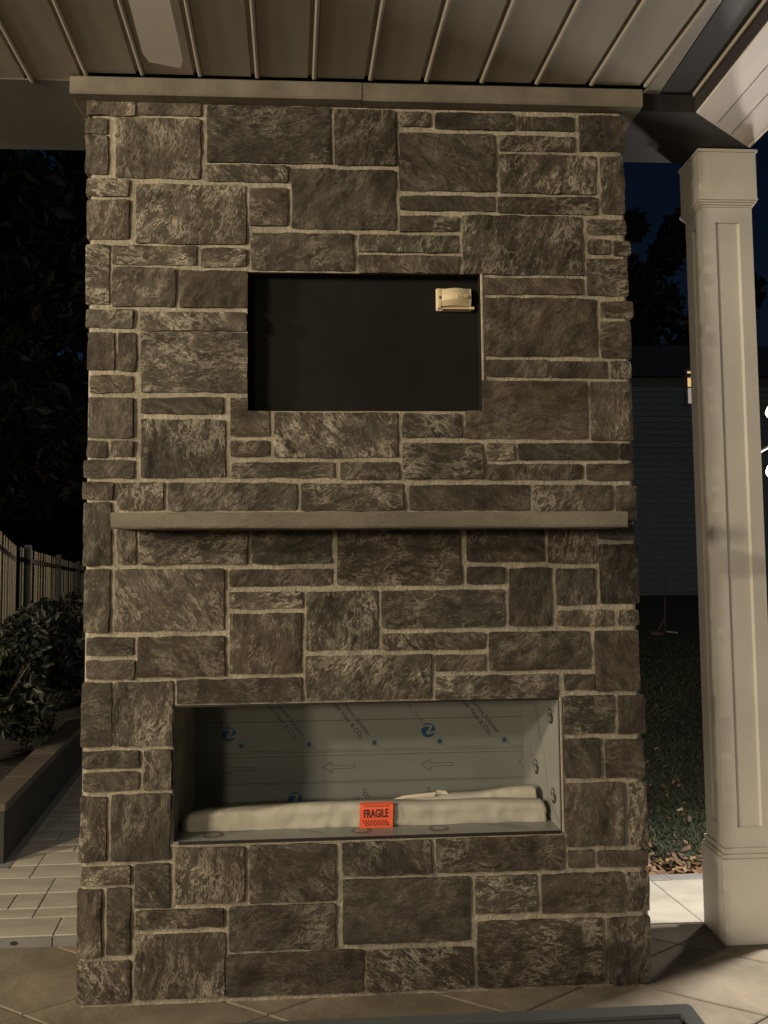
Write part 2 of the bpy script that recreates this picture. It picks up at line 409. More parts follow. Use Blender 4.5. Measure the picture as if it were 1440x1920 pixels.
# mortar body, in boxes round the two openings
mb = MB()
XL, XR, ZT = -.899, .899, 2.94
y0, y1 = 0.008, .445
def wallbox(mb, xa, za, xb, zb, ya=y0, yb=y1): mb.box(xa, ya, za, xb, yb, zb)
wallbox(mb, -.905, 0, .912, BOX[1])
wallbox(mb, -.905, BOX[1], BOX[0], BOX[3]); wallbox(mb, BOX[2], BOX[1], .905, BOX[3])
wallbox(mb, XL, BOX[3], XR, NICHE[1])
wallbox(mb, XL, NICHE[1], NICHE[0], NICHE[3]); wallbox(mb, NICHE[2], NICHE[1], XR, NICHE[3])
wallbox(mb, NICHE[0], NICHE[1], NICHE[2], NICHE[3], .10, y1)
wallbox(mb, XL, NICHE[3], XR, ZT)
mb.build('mortar', M_MORTAR, fp, OFF)
V = []; F = []; ids = {}
gx = [-.905+1.81*k/190 for k in range(191)]; gz = [2.935*k/300 for k in range(301)]
def snap(arr, v):
    k = min(range(len(arr)), key=lambda q: abs(arr[q]-v)); arr[k] = v
for v in (NICHE[0], NICHE[2], BOX[0], BOX[2]): snap(gx, v)
for v in (NICHE[1], NICHE[3], BOX[1], BOX[3]): snap(gz, v)
for c_, z in enumerate(gz):
    for a_, x in enumerate(gx):
        q = Vector((x*11, z*11, 2))
        y = .0005 + noise.noise(q)*.0022 + noise.noise(q*4.3)*.0016 + noise.noise(q*9)*.0007
        if a_ in (0, 190): y = .02
        V.append((x, y, z))
for c_ in range(300):
    for a_ in range(190):
        mx, mz = (gx[a_]+gx[a_+1])/2, (gz[c_]+gz[c_+1])/2
        if any(o_[0] < mx < o_[2] and o_[1] < mz < o_[3] for o_ in (NICHE, BOX)): continue
        k = c_*191+a_; F.append((k, k+1, k+192, k+191))
mm = MB(); mm.add(V, F); mm.build('mortar', M_MORTAR, fp, OFF, smooth=True)
# thin raised bead of squeezed mortar on the joints that meet the openings
for (xa, za, xb, zb) in [(.396,1.872,.404,2.34), (-.625,.480,.634,.4885), (.6325,.489,.6405,.925)]:
    m_ = MB().box(xa, -.004, za, xb, 0.02, zb).build('mortar_bead', M_MORTAR, fp, OFF, bevel=.002)
# niche lining
nb = MB()
nb.box(NICHE[0]+.001, .048, NICHE[1]+.001, NICHE[2]-.001, .098, NICHE[3]-.001)
nb.build('niche_panel', M_NICHE, fp, OFF)
nl = MB()
t = .003
nl.box(NICHE[0]+.0005, .004, NICHE[1]+.0015, NICHE[0]+t, .0475, NICHE[3]-.0015)
nl.box(NICHE[2]-t, .004, NICHE[1]+.0015, NICHE[2]-.0005, .0475, NICHE[3]-.0015)
nl.box(NICHE[0]+.004, .004, NICHE[3]-t, NICHE[2]-.004, .0475, NICHE[3]-.0005)
nl.box(NICHE[0]+.004, .004, NICHE[1]+.0005, NICHE[2]-.004, .0475, NICHE[1]+t)
nl.build('niche_lining', M_NICHE, fp, OFF)
# mantel shelf: sawn limestone
def noisy_bar(name, x0, x1, y0, y1, z0, z1, mat, parent, off, st=.03, amp=.0015, tiltz=0.0, seedv=0):
    n = max(2, int((x1-x0)/st)); V = []; F = []
    prof = [(y0,z0+.006),(y0+.004,z0),(y1,z0),(y1,z1),(y0+.004,z1),(y0,z1-.005)]
    for i in range(n+1):
        x = x0+(x1-x0)*i/n
        for k, (y, z) in enumerate(prof):
            q = Vector((x*9+seedv, y*9+k*3, z*9))
            V.append((x + (noise.noise(q+Vector((5,5,5)))*amp*2 if i in (0, n) else 0), y+noise.noise(q)*amp*(1 if y < y1-.01 else 0), z+noise.noise(q+Vector((2,7,1)))*amp + tiltz*(x-(x0+x1)/2)))
    m = len(prof)
    for i in range(n):
        for k in range(m):
            a = i*m+k; b = i*m+(k+1) % m
            F.append((a, b, b+m, a+m))
    F.append(tuple(range(m))); F.append(tuple(n*m+k for k in range(m-1,-1,-1)))
    mm = MB(); mm.add(V, F)
    return mm.build(name, mat, parent, off)
noisy_bar('mantel_shelf', -.762, .803, -.20, .0, 1.478, 1.526, M_LIME, fp, OFF, tiltz=-.005)
# crown boards under the ceiling: front (two lengths meeting in a joint), two returns
M_CR = M_CROWN
noisy_bar('crown_board', -.955, -.0015, -.05, -.012, 2.912, 2.972, M_CR, fp, OFF, amp=.0008, tiltz=0)
noisy_bar('crown_board', .0015, .955, -.0485, -.012, 2.910, 2.972, M_CR, fp, OFF, amp=.0008, seedv=4)
for xa, xb in ((-.955, -.897), (.897, .955)):
    MB().box(xa, -.0115, 2.912, xb, .45, 2.971).build('crown_board', M_CR, fp, OFF, bevel=.002)
MB().box(-.8965, -.0115, 2.9125, .8965, 0.02, 2.94).build('crown_backing', M_CR, fp, OFF)

# ================================================================= FIREBOX INSERT
fb = thing('firebox_insert', (0, .2, .489), 'steel firebox insert still covered in printed protective film, low in the stone wall', 'firebox')
FO = Vector((0, -.2, -.489))
D = .37
bl, br = -.652, .597
fl, fr = BOX[0]+.002, BOX[2]-.003
zb, zt = BOX[1]+.002, BOX[3]-.002
MB().box(-.66, D, zb, .625, D+.008, zt+.02).build('back_panel', M_FILM, fb, FO)
back = fb.children[-1] if fb.children else None
backs = [o for o in bpy.data.objects if o.name.startswith('back_panel')][0]
MB().prism([(fl,.006),(bl,D-.001),(bl-.004,D-.001),(fl-.0018,.006)], zb, zt).build('side_panel', M_FILM, fb, FO)
rs = MB().prism([(fr,.002),(br,D-.001),(br+.006,D-.001),(fr+.0025,.002)], zb, zt).build('side_panel', M_FILM, fb, FO)
flr = MB().prism([(fl,.0),(fr,.0),(br,D-.002),(bl,D-.002)], zb-.0018, zb+.004).build('floor_panel', M_FILM, fb, FO)
MB().prism([(fl+.001,.012),(fr-.001,.012),(br-.001,D-.002),(bl+.001,D-.002)], zt-.003, zt+.001).build('top_panel', M_FILM, fb, FO)
lip = MB().box(fl+.02, -.006, zb-.0045, fr-.004, -.0005, zb+.004).build('front_lip', M_BLACK, fb, FO)
MB().box(fl-.0005, -.003, zb+.006, fl+.006, .0055, zt-.004).build('edge_flange', M_BLACK, fb, FO)
MB().box(fl+.008, -.002, zt-.004, fr-.004, .005, zt+.0005).build('edge_flange', M_BLACK, fb, FO)
MB().box(fr-.0045, -.003, zb+.006, fr-.001, .001, zt-.006).build('edge_flange', M_FILM, fb, FO)
# printed marks: flat print laid on the film
YB = D-.0006
def kid(o, parent):
    # keep world placement while parenting one level deeper
    o.parent = parent
    o.matrix_parent_inverse = Matrix.Identity(4)
    return o
def flat(polys, name, mat, parent, y=YB, world=None):
    """polys of (x,z) on the back wall; world: function mapping (x,z)->3D"""
    mm = MB()
    for p in polys:
        vs = [world(x, z) if world else (x, y, z) for x, z in p]
        mm.add(vs, [tuple(range(len(vs)))])
    me = bpy.data.meshes.new(name); me.from_pydata(mm.v, [], mm.f); me.materials.append(mat)
    return link_mesh(name, me, parent, FO - parent_off(parent))
def parent_off(p): return Vector(FO)   # parts sit at FO already: sub-parts need no further shift
def strip(x0, z0, x1, z1, w):
    d = Vector((x1-x0, z1-z0)); n = Vector((-d.y, d.x)).normalized()*w/2
    return [(x0-n.x, z0-n.y), (x1-n.x, z1-n.y), (x1+n.x, z1+n.y), (x0+n.x, z0+n.y)]
def crease(z, w=.0022, x0=bl, x1=br): return strip(x0, z, x1, z, w)
flat([crease(.7835,.0035), crease(.668,.0022), crease(.6555,.0028), crease(.5605,.0022), crease(.5555,.0018)], 'printed_line', M_INKR, backs)
def arrow(cx, cz, L=.122, h=.040):
    w = .0016; x0 = cx-L/2; x1 = cx+L/2; hx = x0+.036; s = h*.26
    P = [(x0,cz),(hx,cz+h/2),(hx-.001,cz+s/2+.001),(x1,cz+s/2),(x1,cz-s/2),(hx-.001,cz-s/2-.001),(hx,cz-h/2),(x0,cz)]
    return [strip(P[i][0],P[i][1],P[i+1][0],P[i+1][1],w) for i in range(len(P)-1)]
def clipx(polys, xmax):
    return [[(min(x, xmax), z) for x, z in p] for p in polys]
for cx in (.271, -.096, -.465): flat(arrow(cx, .613), 'printed_arrow', M_INK, backs)
flat(clipx(arrow(.64, .613), br-.001), 'printed_arrow', M_INK, backs)
def disc(cx, cz, r, n=28, sx=1): return [(cx+math.cos(2*math.pi*k/n)*r*sx, cz+math.sin(2*math.pi*k/n)*r) for k in range(n)]
def swoosh(cx, cz, r, sx=1):
    # the pale ribbon through the round emblem: an angular S
    pts = [(-1.02,.22),(-.55,.50),(.18,.52),(.02,.12),(-.32,-.22),(-.18,-.60),(.55,-.55),(1.02,-.22),(.98,-.02),(.45,-.24),(.20,-.30),(.42,.10),(.62,.48),(.40,.80),(-.25,.76),(-.75,.58),(-1.0,.42)]
    P = [(cx+x*r*sx, cz+z*r) for x, z in pts]
    return [[P[0],P[1],P[15],P[16]], [P[1],P[2],P[13],P[14]], [P[1],P[14],P[15]], [P[2],P[3],P[11],P[12]], [P[2],P[12],P[13]], [P[3],P[4],P[10],P[11]], [P[4],P[5],P[6],P[9]], [P[4],P[9],P[10]], [P[6],P[7],P[8],P[9]]]
def clipz(polys, zmin): return [[(x, max(z, zmin)) for x, z in p] for p in polys]
for cx, cz in ((.239,.740), (-.500,.741), (-.258,.500), (.478,.492)):
    flat([disc(cx, cz, .0265)], 'printed_emblem', M_INKB, backs)
    flat(swoosh(cx, cz, .0265), 'emblem_swoosh', M_FILM, backs, YB-.0004)
def burst(cx, cz, r=.019):
    P = [disc(cx, cz, r*.36, 14)]
    for k in range(14):
        a = 2*math.pi*(k+.3)/14; b = .13; rr = r*(1 if k % 2 else .86)
        P.append([(cx+math.cos(a-b)*r*.3, cz+math.sin(a-b)*r*.3), (cx+math.cos(a+b*.0)*rr, cz+math.sin(a)*rr), (cx+math.cos(a+b)*r*.3, cz+math.sin(a+b)*r*.3)])
    return P
for cx in (.037, .281, .526, -.206, -.455):
    flat(burst(cx, .698), 'printed_burst', M_INKB, backs)
    xe = min(cx+.205, br-.001)
    flat([strip(cx+.010,.691,cx+.028,.6755,.0012), strip(cx+.028,.6755,xe,.6755,.0012)], 'printed_line', M_INK, backs)
def text(s, x, z, size, ang, mat, parent, name='printed_text', align='RIGHT', world=None, yoff=.0002, sx=1.0, bold=0.0):
    cu = bpy.data.curves.new(name, 'FONT'); cu.body = s; cu.size = size; cu.align_x = align; cu.align_y = 'CENTER'
    cu.offset = bold; cu.resolution_u = 3
    ob = bpy.data.objects.new('tmp', cu); COL.objects.link(ob)
    dg = bpy.context.evaluated_depsgraph_get(); dg.update()
    me = bpy.data.meshes.new_from_object(ob.evaluated_get(dg))
    bpy.data.objects.remove(ob)
    ca, sa = math.cos(ang), math.sin(ang)
    for v in me.vertices:
        a = v.co.x*sx; b = v.co.y
        X = x+a*ca-b*sa; Z = z+a*sa+b*ca
        v.co = world(X, Z) if world else (X, YB-yoff, Z)
    me.materials.clear(); me.materials.append(mat)
    return link_mesh(name, me, parent, (0, 0, 0))
TA = R(-52)
for cx in (-.250, -.006, .478):
    text('The Innovative Solution', cx+.024, .728, .0235, TA, M_INK, backs)
    text('for Laser Fiber & CO\u2082', cx-.002, .716, .0235, TA, M_INK, backs)
for cx in (.222, -.517):
    text('LASER PROTECTION', cx-.004, .766, .0235, TA, M_INKR, backs)
for cx in (-.014, .225):
    text('for Laser Fiber & CO\u2082', cx+.004, .528, .0235, R(128), M_INK, backs, align='RIGHT')
    text('Solution', cx-.018, .500, .0235, R(128), M_INK, backs, align='RIGHT')
# prints on the right side wall and the floor strip
def onside(u, z):   # u: 0 front .. 1 back
    p = Vector((fr, .002, 0)).lerp(Vector((br, D-.001, 0)), u); return (p.x-.0008, p.y, z)
for u, z, r in ((.20,.845,.026), (.62,.635,.026), (.17,.585,.026)):
    flat([[(u+a*(1/.37), zz) for a, zz in [(q[0], q[1]) for q in disc(0, z, r)]]], 'printed_emblem', M_INK, rs, world=onside)
    flat([[(u+x/.37, zz) for x, zz in p] for p in swoosh(0, z, r)], 'emblem_swoosh', M_FILM, rs, world=lambda a, b: (onside(a,b)[0]-.0006, onside(a,b)[1], b))
flat([strip(.62,.86,.50,.74,.004), strip(.58,.865,.46,.745,.004), strip(.40,.71,.28,.56,.004), strip(.80,.70,.70,.62,.004)], 'printed_line', M_INKR, rs, world=onside)
flat([strip(.30,.56,.0,.512,.003)], 'printed_line', M_INK, rs, world=onside)
def onfloor(x, y): return (x, y, zb+.0046)
for x in (-.50, -.02, .235):
    flat([disc(x, .050, .028, 24, 1.25)], 'printed_emblem', M_INKR, flr, world=onfloor)
    flat([disc(x, .050, .017, 20, 1.35)], 'emblem_swoosh', M_FILM, flr, world=lambda a, b: (a, b, zb+.0052))
flat([strip(.40,.075,.50,.03,.004), strip(.44,.078,.53,.035,.004), strip(-.22,.07,-.14,.04,.004)], 'printed_arrow', M_INKR, flr, world=onfloor)

# ---- foam-wrapped bundle lying on the firebox floor
def foam(name, x0, x1, ya, yb, z0, zf, label, seed, parent=None):
    n = 150; V = []; F = []
    prof = [(0,0),(-.04,.2),(0,.4),(-.03,.62),(0,.86),(.10,.99),(.5,1.0),(.85,.95),(1,.7),(1,0)]
    for i in range(n+1):
        t_ = i/n; x = x0+(x1-x0)*t_
        h = zf(t_)
        for k, (a, b) in enumerate(prof):
            q = Vector((x*6+seed, k*.8, seed))
            e = 1 if 0 < i < n else .55
            V.append((x+noise.noise(q*2)*.004, ya+(yb-ya)*a - (noise.noise(q)*.006 - abs(noise.noise(q*2.7))*.007)*(a < .5) , z0+h*b*(1 if e == 1 else .8)+noise.noise(q+Vector((1,5,2)))*.004*(b > 0)))
    m = len(prof)
    for i in range(n):
        for k in range(m-1):
            a = i*m+k; F.append((a, a+1, a+1+m, a+m))
    F.append(tuple(range(m))); F.append(tuple(n*m+k for k in range(m-1,-1,-1)))
    mm = MB(); mm.add(V, F)
    return mm.mesh(name, True)
bun = thing('wrapped_bundle', (0, .1, zb+.0045), 'long bundle in off-white foam wrap with an orange label, lying in the firebox', 'package')
BO = Vector((0, -.1, -(zb+.0045)))
def zfront(t_): return .060 + .014*math.exp(-((t_-.42)/.22)**2) + .008*math.exp(-((t_-.8)/.15)**2) - .015*max(0, (.06-t_)/.06)
me = foam('foam_wrap', -.606, .603, .082, .15, zb+.0045, zfront, '', 2.0)
link_mesh('foam_wrap', me, bun, BO, M_FOAM)
def zrear(t_): return .060 + .026*t_ + .003*math.sin(t_*9)
me = foam('foam_wrap', .12, .590, .155, .22, zb+.0045, zrear, '', 8.0)
link_mesh('foam_wrap', me, bun, BO, M_FOAM)
pz = zb+.0045
pp = MB()
pp.add([(.08,.16,pz+.060),(.235,.157,pz+.068),(.24,.158,pz+.083),(.13,.163,pz+.072)], [(0,1,2,3)])
pp.add([(.242,.175,pz+.066),(.29,.175,pz+.066),(.275,.178,pz+.080),(.245,.178,pz+.083)], [(0,1,2,3)])
pp.build('paper_flap', M_PAPER, bun, BO)
# fluorescent label wrapped over the front of the foam
lx0, lx1 = -.026, .084
lb = MB()
zz = [pz+.000, pz+.018, pz+.040, pz+.060, pz+.073, pz+.0765]
yy = [.0695, .0690, .0690, .0695, .0735, .090]
nn = 6
V = []; F = []
for i in range(nn+1):
    for k in range(len(zz)): V.append((lx0+(lx1-lx0)*i/nn + .003*(k/5), yy[k], zz[k]))
for i in range(nn):
    for k in range(len(zz)-1): a = i*6+k; F.append((a, a+6, a+7, a+1))
lb.add(V, F)
lab = lb.build('fragile_label', M_ORANGE, bun, BO)
def onlabel(x, z):
    z_ = pz+z
    for k in range(5):
        if zz[k] <= z_ <= zz[k+1]:
            tt = (z_-zz[k])/(zz[k+1]-zz[k]); return (lx0+x, yy[k]+(yy[k+1]-yy[k])*tt-.0008, z_)
    return (lx0+x, yy[4]-.0008, z_)
cu = None
tx = text('FRAGILE', .0545, .0455, .0370, R(1.0), M_INK, lab, 'label_lettering', 'CENTER', world=onlabel, sx=.60, bold=.0009)
hp = []
for k in range(9):
    xa = .015+k*.0097
    hp.append(strip(max(.010,xa-.006), .0255, min(.098, xa+.010), .006, .0026))
for k in range(9): hp.append(strip(.017+k*.0095, .0725, .023+k*.0095, .0675, .0034))
def flat2(polys, name, mat, parent, world):
    vs = []; fs = []
    for p in polys:
        n0 = len(vs); vs += [world(x, z) for x, z in p]; fs.append(tuple(range(n0, n0+len(p))))
    me = bpy.data.meshes.new(name); me.from_pydata(vs, [], fs); me.materials.append(mat)
    return link_mesh(name, me, parent, (0,0,0))
tagp(flat2(hp, 'label_stripes', M_INK, lab, onlabel), kind='stuff')

# ================================================================= OUTLET COVER IN THE NICHE
oc = thing('outlet_cover', (.312, .047, 2.264), 'ivory weatherproof outlet cover in the top right corner of the dark niche', 'outlet cover')
b1 = MB().box(-.063,-.012,-.039,.060,0,.039).build('base_plate', M_PLASTIC, oc, bevel=.004)
prof = [(-.040,-.004),(-.036,-.022),(-.020,-.034),(0,-.038),(.020,-.034),(.036,-.020),(.040,-.004)]
# lid: bulging hood, long axis along x
V = []; F = []; n = 16
for i in range(n+1):
    t_ = i/n; x = -.046+.100*t_
    s = 1 - .10*(2*t_-1)**2
    bulge = .75+.25*math.sin(math.pi*min(1, t_*1.05))
    for z, y in [(-.030,-.012),(-.029,-.030),(-.016,-.044),(-.013,-.047),(.006,-.049),(.014,-.046),(.032,-.036),(.034,-.012)]:
        dip = .004*math.sin(math.pi*t_) if z < -.01 else 0
        V.append((x, y*bulge*(1.0), z*s+dip))
m = 8
for i in range(n):
    for k in range(m-1): a = i*m+k; F.append((a, a+1, a+m+1, a+m))
F.append(tuple(range(m))); F.append(tuple(n*m+k for k in range(m-1,-1,-1)))
mm = MB(); mm.add(V, F); lid = mm.build('lid', M_PLASTIC, oc)
text('WP-1', .014, .002, .016, 0, M_PLASTIC, lid, 'raised_lettering', 'CENTER', world=lambda a, b: (a, -.0495, b)) if False else None
for k, (xx, w_) in enumerate([(.004,.0022),(.010,.0022),(.016,.0035),(.026,.003),(.032,.003),(.038,.0022)]):
    MB().box(xx, -.0505, -.006, xx+w_, -.046, .006).build('raised_mark', M_PLASTIC, oc)
MB().box(-.060,-.026,-.034,-.0475,-.0125,.034).build('hinge_bar', M_PLASTIC, oc, bevel=.002)
MB().tube([(-.050,-.0275,.002),(-.050,-.0240,.002)], .0045, 10).build('latch_hole', M_BLACK, oc)
MB().box(.050,-.030,-.039,.066,-.0125,-.030).build('latch_tab', M_PLASTIC, oc, bevel=.002)
MB().box(-.045,-.030,-.0385,.048,-.0125,-.0345).build('lower_rib', M_PLASTIC, oc, bevel=.001)

# ================================================================= PAVILION ROOF: planks and beams
pv = thing('pavilion_roof', (0, -1.5, 2.98), 'porch roof with grey tongue and groove ceiling planks above the fireplace', 'roof')
PO = Vector((0, 1.5, -2.98))
PW = .1872
Z = 2.98
DX = -.07
def plank_mesh():
    # underside profile across x: recessed groove then a small raised bead
    w = PW-.001
    pr = [(0,0),(w-.030,0),(w-.028,.010),(w-.017,.010),(w-.015,-.0035),(w-.010,-.006),(w-.003,-.006),(w,-.002),(w,.022),(0,.022)]
    L = 6.2
    V = [(x, 0, z) for x, z in pr] + [(x-DX*(-1)*-L*1.0 if False else x+DX*(-L), -L, z) for x, z in pr]
    n = len(pr); F = [tuple(range(n)), tuple(range(2*n-1, n-1, -1))]
    for i in range(n): j = (i+1) % n; F.append((i, j, n+j, n+i))
    mm = MB(); mm.add(V, F); me = mm.mesh('ceiling_plank'); me.materials.append(M_PLANK); return me
pm = plank_mesh()
x_ref = .968   # bead line that meets the right end of the crown board
for k in range(-18, 1):
    x = x_ref + PW*k - PW
    o = link_mesh('ceiling_plank', pm, pv, Vector((x+.006, -.052 if -.97 < x+.05 < .96 else .0, Z + rnd.uniform(-.0006,.0006))) + PO)
# last plank is narrow; then a dark strip, the side beam's shadow put into its colour
MB().prism([(.975,.0),(1.030,.0),(1.030,-6.1),(.98,-.1)], Z, Z+.022).build('ceiling_plank', M_PLANK, pv, PO)
MB().box(1.0305, -6.2, Z-.004, 1.1425, 0, Z+.02).build('soffit_shade', M_SHADE, pv, PO)
# beams: bottom at 2.915
ZB = 2.912
MB().prism([(1.158,-.012),(1.158,-6.2),(1.452,-6.2),(1.452,.192)], ZB, ZB+.16).build('side_beam', M_BEAM, pv, PO, bevel=.003)
MB().box(1.1545, -6.2, ZB+.004, 1.1575, -.014, Z-.0005).build('beam_side_shade', M_SHADE, pv, PO)  # dark sheet: shade of the beam's inner face put into colour
MB().box(1.143, -6.2, Z-.016, 1.154, -.02, Z-.0005).build('corner_bead', M_PLANK, pv, PO, bevel=.003)
sb_ = [o for o in bpy.data.objects if o.name == 'side_beam'][0]
for xx in (1.262, 1.345):
    MB().box(xx, -6.1, ZB-.0012, xx+.0022, .04 if xx < 1.3 else .11, ZB-.0002).build('board_joint', M_RAIL, sb_)
    sb_.children and None
MB().prism([(1.158,-.0115),(1.4515,.1925),(1.4515,.32),(.9565,.32),(.9565,-.0115)], ZB+.003, ZB+.16).build('back_beam', M_SHADE, pv, PO)  # shade at the mitre painted in as a darker beam colour
MB().prism([(-3.4,-.0115),(-.9565,-.0115),(-.9565,.42),(-3.4,.42)], ZB+.0655, ZB+.16).build('back_beam', M_BEAM_DARK, pv, PO)
MB().box(-3.4,-.052,Z+.03,1.45,.3,Z+.06).build('roof_deck', M_BEAM_DARK, pv, PO)
MB().box(-3.4,-6.2,Z+.024,1.45,-.0525,Z+.06).build('roof_deck', M_BEAM_DARK, pv, PO)
# fine gutter lip with drip beads along the outer edge of the side beam
MB().box(1.4535,-6.2,ZB-.004,1.464,.19,ZB+.02).build('gutter_lip', M_BEAM, pv, PO, bevel=.002)

# ================================================================= COLUMN
cl = thing('porch_column', (1.385, .30, 0), 'square off-white porch column with recessed panels standing right of the fireplace', 'column')
CO = Vector((-1.385, -.30, 0))
x0, x1, ya, yb = 1.284, 1.476, .220, .356
# shaft with recessed panels front and left side: corner stiles and rails round a sunk core
sh = MB(); z0, z1 = .335, 2.690; s = .050; dp = .009
sh.box(x0+dp, ya+dp, z0, x1-dp, yb-dp, z1)
for (a, b, c, d) in [(x0,ya,x0+s,ya+dp),(x1-s,ya,x1,ya+dp),(x0,ya+dp,x0+dp,ya+s),(x0,yb-s,x0+dp,yb-dp),(x1-dp,ya+dp,x1,yb-dp),(x0,yb-dp,x1,yb)]:
    sh.box(a, b, z0, c, d, z1)
sh.build('shaft', M_WHITE, cl, CO)
rl = MB()
for (za, zc) in ((z0, .405), (2.632, z1)):
    rl.box(x0+s, ya, za, x1-s, ya+dp, zc)
    rl.box(x0, ya+s, za, x0+dp, yb-s, zc)
rl.build('panel_rail', M_WHITE, cl, CO)
# small chamfer beads inside the front panel
pb = MB()
for xx, sg in ((x0+s, 1), (x1-s, -1)):
    pb.prism([(xx, ya+.001), (xx, ya+dp-.0005), (xx+sg*.006, ya+dp-.0005)], .406, 2.631)
pb.build('panel_bead', M_WHITE, cl, CO)
# base block and its moulding
MB().box(1.270,.205,0,1.492,.371,.300).build('base_block', M_WHITE, cl, CO, bevel=.003)
def ringbox(mm, e, za, zc): mm.box(x0-e, ya-e, za, x1+e, yb+e, zc)
bm_ = MB(); ringbox(bm_, .010, .3005, .314); ringbox(bm_, .004, .3145, .322); ringbox(bm_, .007, .3225, .3345)
bm_.build('base_moulding', M_WHITE, cl, CO, bevel=.0015)
MB().box(1.2695,.2035,.0005,1.4925,.2045,.004).build('caulk_line', M_BORDER, cl, CO)
cm = MB()
for e, za, zc in ((.004,2.6905,2.698),(.009,2.6985,2.706),(.014,2.7065,2.713),(.018,2.7135,2.722)): ringbox(cm, e, za, zc)
cm.build('cap_moulding', M_WHITE, cl, CO, bevel=.002)
MB().box(1.272,.208,2.7225,1.494,.368,2.900).build('cap_block', M_WHITE, cl, CO, bevel=.002)
MB().box(1.269,.205,2.9005,1.500,.371,2.9115).build('cap_ledge', M_WHITE, cl, CO, bevel=.001)

# ================================================================= CEILING FAN (only one blade tip shows)
fan = thing('ceiling_fan', (-.46, -1.33, 2.65), 'pale ceiling fan blade reaching into the top left of the view below the planks', 'ceiling fan')
def blade():
    V = []; n = 18; F = []
    outl = []
    L0, L1 = .14, .742
    for i in range(n+1):
        t_ = i/n; y = L0+(L1-L0)*t_; w = .042+.008*t_
        if t_ > .93: w *= math.sqrt(max(.0, 1-((t_-.93)/.075)**2))*.35+.65
        outl.append((y, w))
    for y, w in outl: V += [(-w, y, .004), (w, y, -.006), (w, y, -.001), (-w, y, .009)]
    for i in range(n):
        for k in range(4): a = i*4+k; b = i*4+(k+1) % 4; F.append((a, b, b+4, a+4))
    F.append((0,1,2,3)); F.append((n*4+3, n*4+2, n*4+1, n*4))
    mm = MB(); mm.add(V, F); me = mm.mesh('blade'); me.materials.append(M_FAN); return me
bme = blade()
for k in range(3):
    o = link_mesh('blade', bme, fan, (0,0,0)); o.rotation_euler = (0, 0, R(4.5)+k*R(120))
MB().tube([(0,0,-.06),(0,0,-.05),(0,0,.0),(0,0,.05),(0,0,.07)], [.05,.085,.10,.09,.03], 20).build('motor_housing', M_FAN, fan)
MB().tube([(0,0,.06),(0,0,.329)], .014, 10).build('downrod', M_FAN, fan)
for k in range(3):
    o = MB().box(-.018,.08,-.004,.018,.17,.004).build('blade_bracket', M_LAMPBODY, fan); o.rotation_euler = (0, 0, R(4.5)+k*R(120))

# ================================================================= GROUND
gs = MB(); gs.add([(-80,-40,-.06),(80,-40,-.06),(80,160,-.06),(-80,160,-.06)], [(0,1,2,3)])
tagp(gs.build('ground', M_LAWN), kind='structure')
def clip_poly(poly, a, b, c):   # keep a*x+b*y<=c
    out = []
    for i in range(len(poly)):
        p, q = poly[i], poly[(i+1) % len(poly)]
        dp_ = a*p[0]+b*p[1]-c; dq = a*q[0]+b*q[1]-c
        if dp_ <= 0: out.append(p)
        if dp_*dq < 0: t_ = dp_/(dp_-dq); out.append((p[0]+(q[0]-p[0])*t_, p[1]+(q[1]-p[1])*t_))
    return out
def inset(poly, d):
    n = len(poly); out = []
    area = sum(poly[i][0]*poly[(i+1) % n][1]-poly[(i+1) % n][0]*poly[i][1] for i in range(n))
    sg = 1 if area > 0 else -1
    for i in range(n):
        p0, p1, p2 = [Vector(poly[(i+k-1) % n]) for k in range(3)]
        d1 = (p1-p0).normalized(); d2 = (p2-p1).normalized()
        n1 = Vector((-d1.y, d1.x))*sg; n2 = Vector((-d2.y, d2.x))*sg
        k = 1+n1.dot(n2)
        if k < .05: return None
        out.append(tuple(p1+(n1+n2)/k*d))
    return out
patio = MB(); patio.box(-4.5,-5,-.05,4.5,.386,-.006)
pt = tagp(patio.build('patio', M_JOINT), kind='structure')
def slab(poly, z, th, mat, parent, name, gap, top_bevel=.004):
    n = len(poly)
    if n < 3: return
    ar = abs(sum(poly[i][0]*poly[(i+1) % n][1]-poly[(i+1) % n][0]*poly[i][1] for i in range(n)))/2
    if ar < .004: return
    a = inset(poly, gap); 
    if not a: return
    b = inset(poly, gap+top_bevel)
    if not b: return
    cx = sum(p[0] for p in a)/n; cy = sum(p[1] for p in a)/n
    V = [(p[0]-cx, p[1]-cy, -th) for p in a]+[(p[0]-cx, p[1]-cy, -top_bevel*.7) for p in a]+[(p[0]-cx, p[1]-cy, 0) for p in b]
    F = [tuple(range(2*n, 3*n))]
    for i in range(n):
        j = (i+1) % n; F += [(i, j, n+j, n+i), (n+i, n+j, 2*n+j, 2*n+i)]
    mm = MB(); mm.add(V, F); o = mm.build(name, mat, parent, (cx, cy, z))
    return o
random_z = lambda: rnd.uniform(-.0008, .0008)
for i in range(-13, 16):
    for j in range(-14, 16):
        c1a, c1b = -.257+.375*i, -.257+.375*(i+1)
        c2a, c2b = .097+.47*j, .097+.47*(j+1)
        def X(c1, c2): x = (c1-c2)/1.12; return (x, c2+.55*x)
        poly = [X(c1a,c2a), X(c1b,c2a), X(c1b,c2b), X(c1a,c2b)]
        cx = sum(p[0] for p in poly)/4; cy = sum(p[1] for p in poly)/4
        if cx < -2.6 or cx > 2.6 or cy < -3.3 or cy > 1.2: continue
        for a, b, c in ((0,1,.384),(0,-1,3.4),(1,0,2.6),(-1,0,2.6)):
            poly = clip_poly(poly, a, b, c)
            if len(poly) < 3: break
        if len(poly) >= 3: slab(poly, random_z(), .03, M_SLAB, pt, 'slab', .0022)
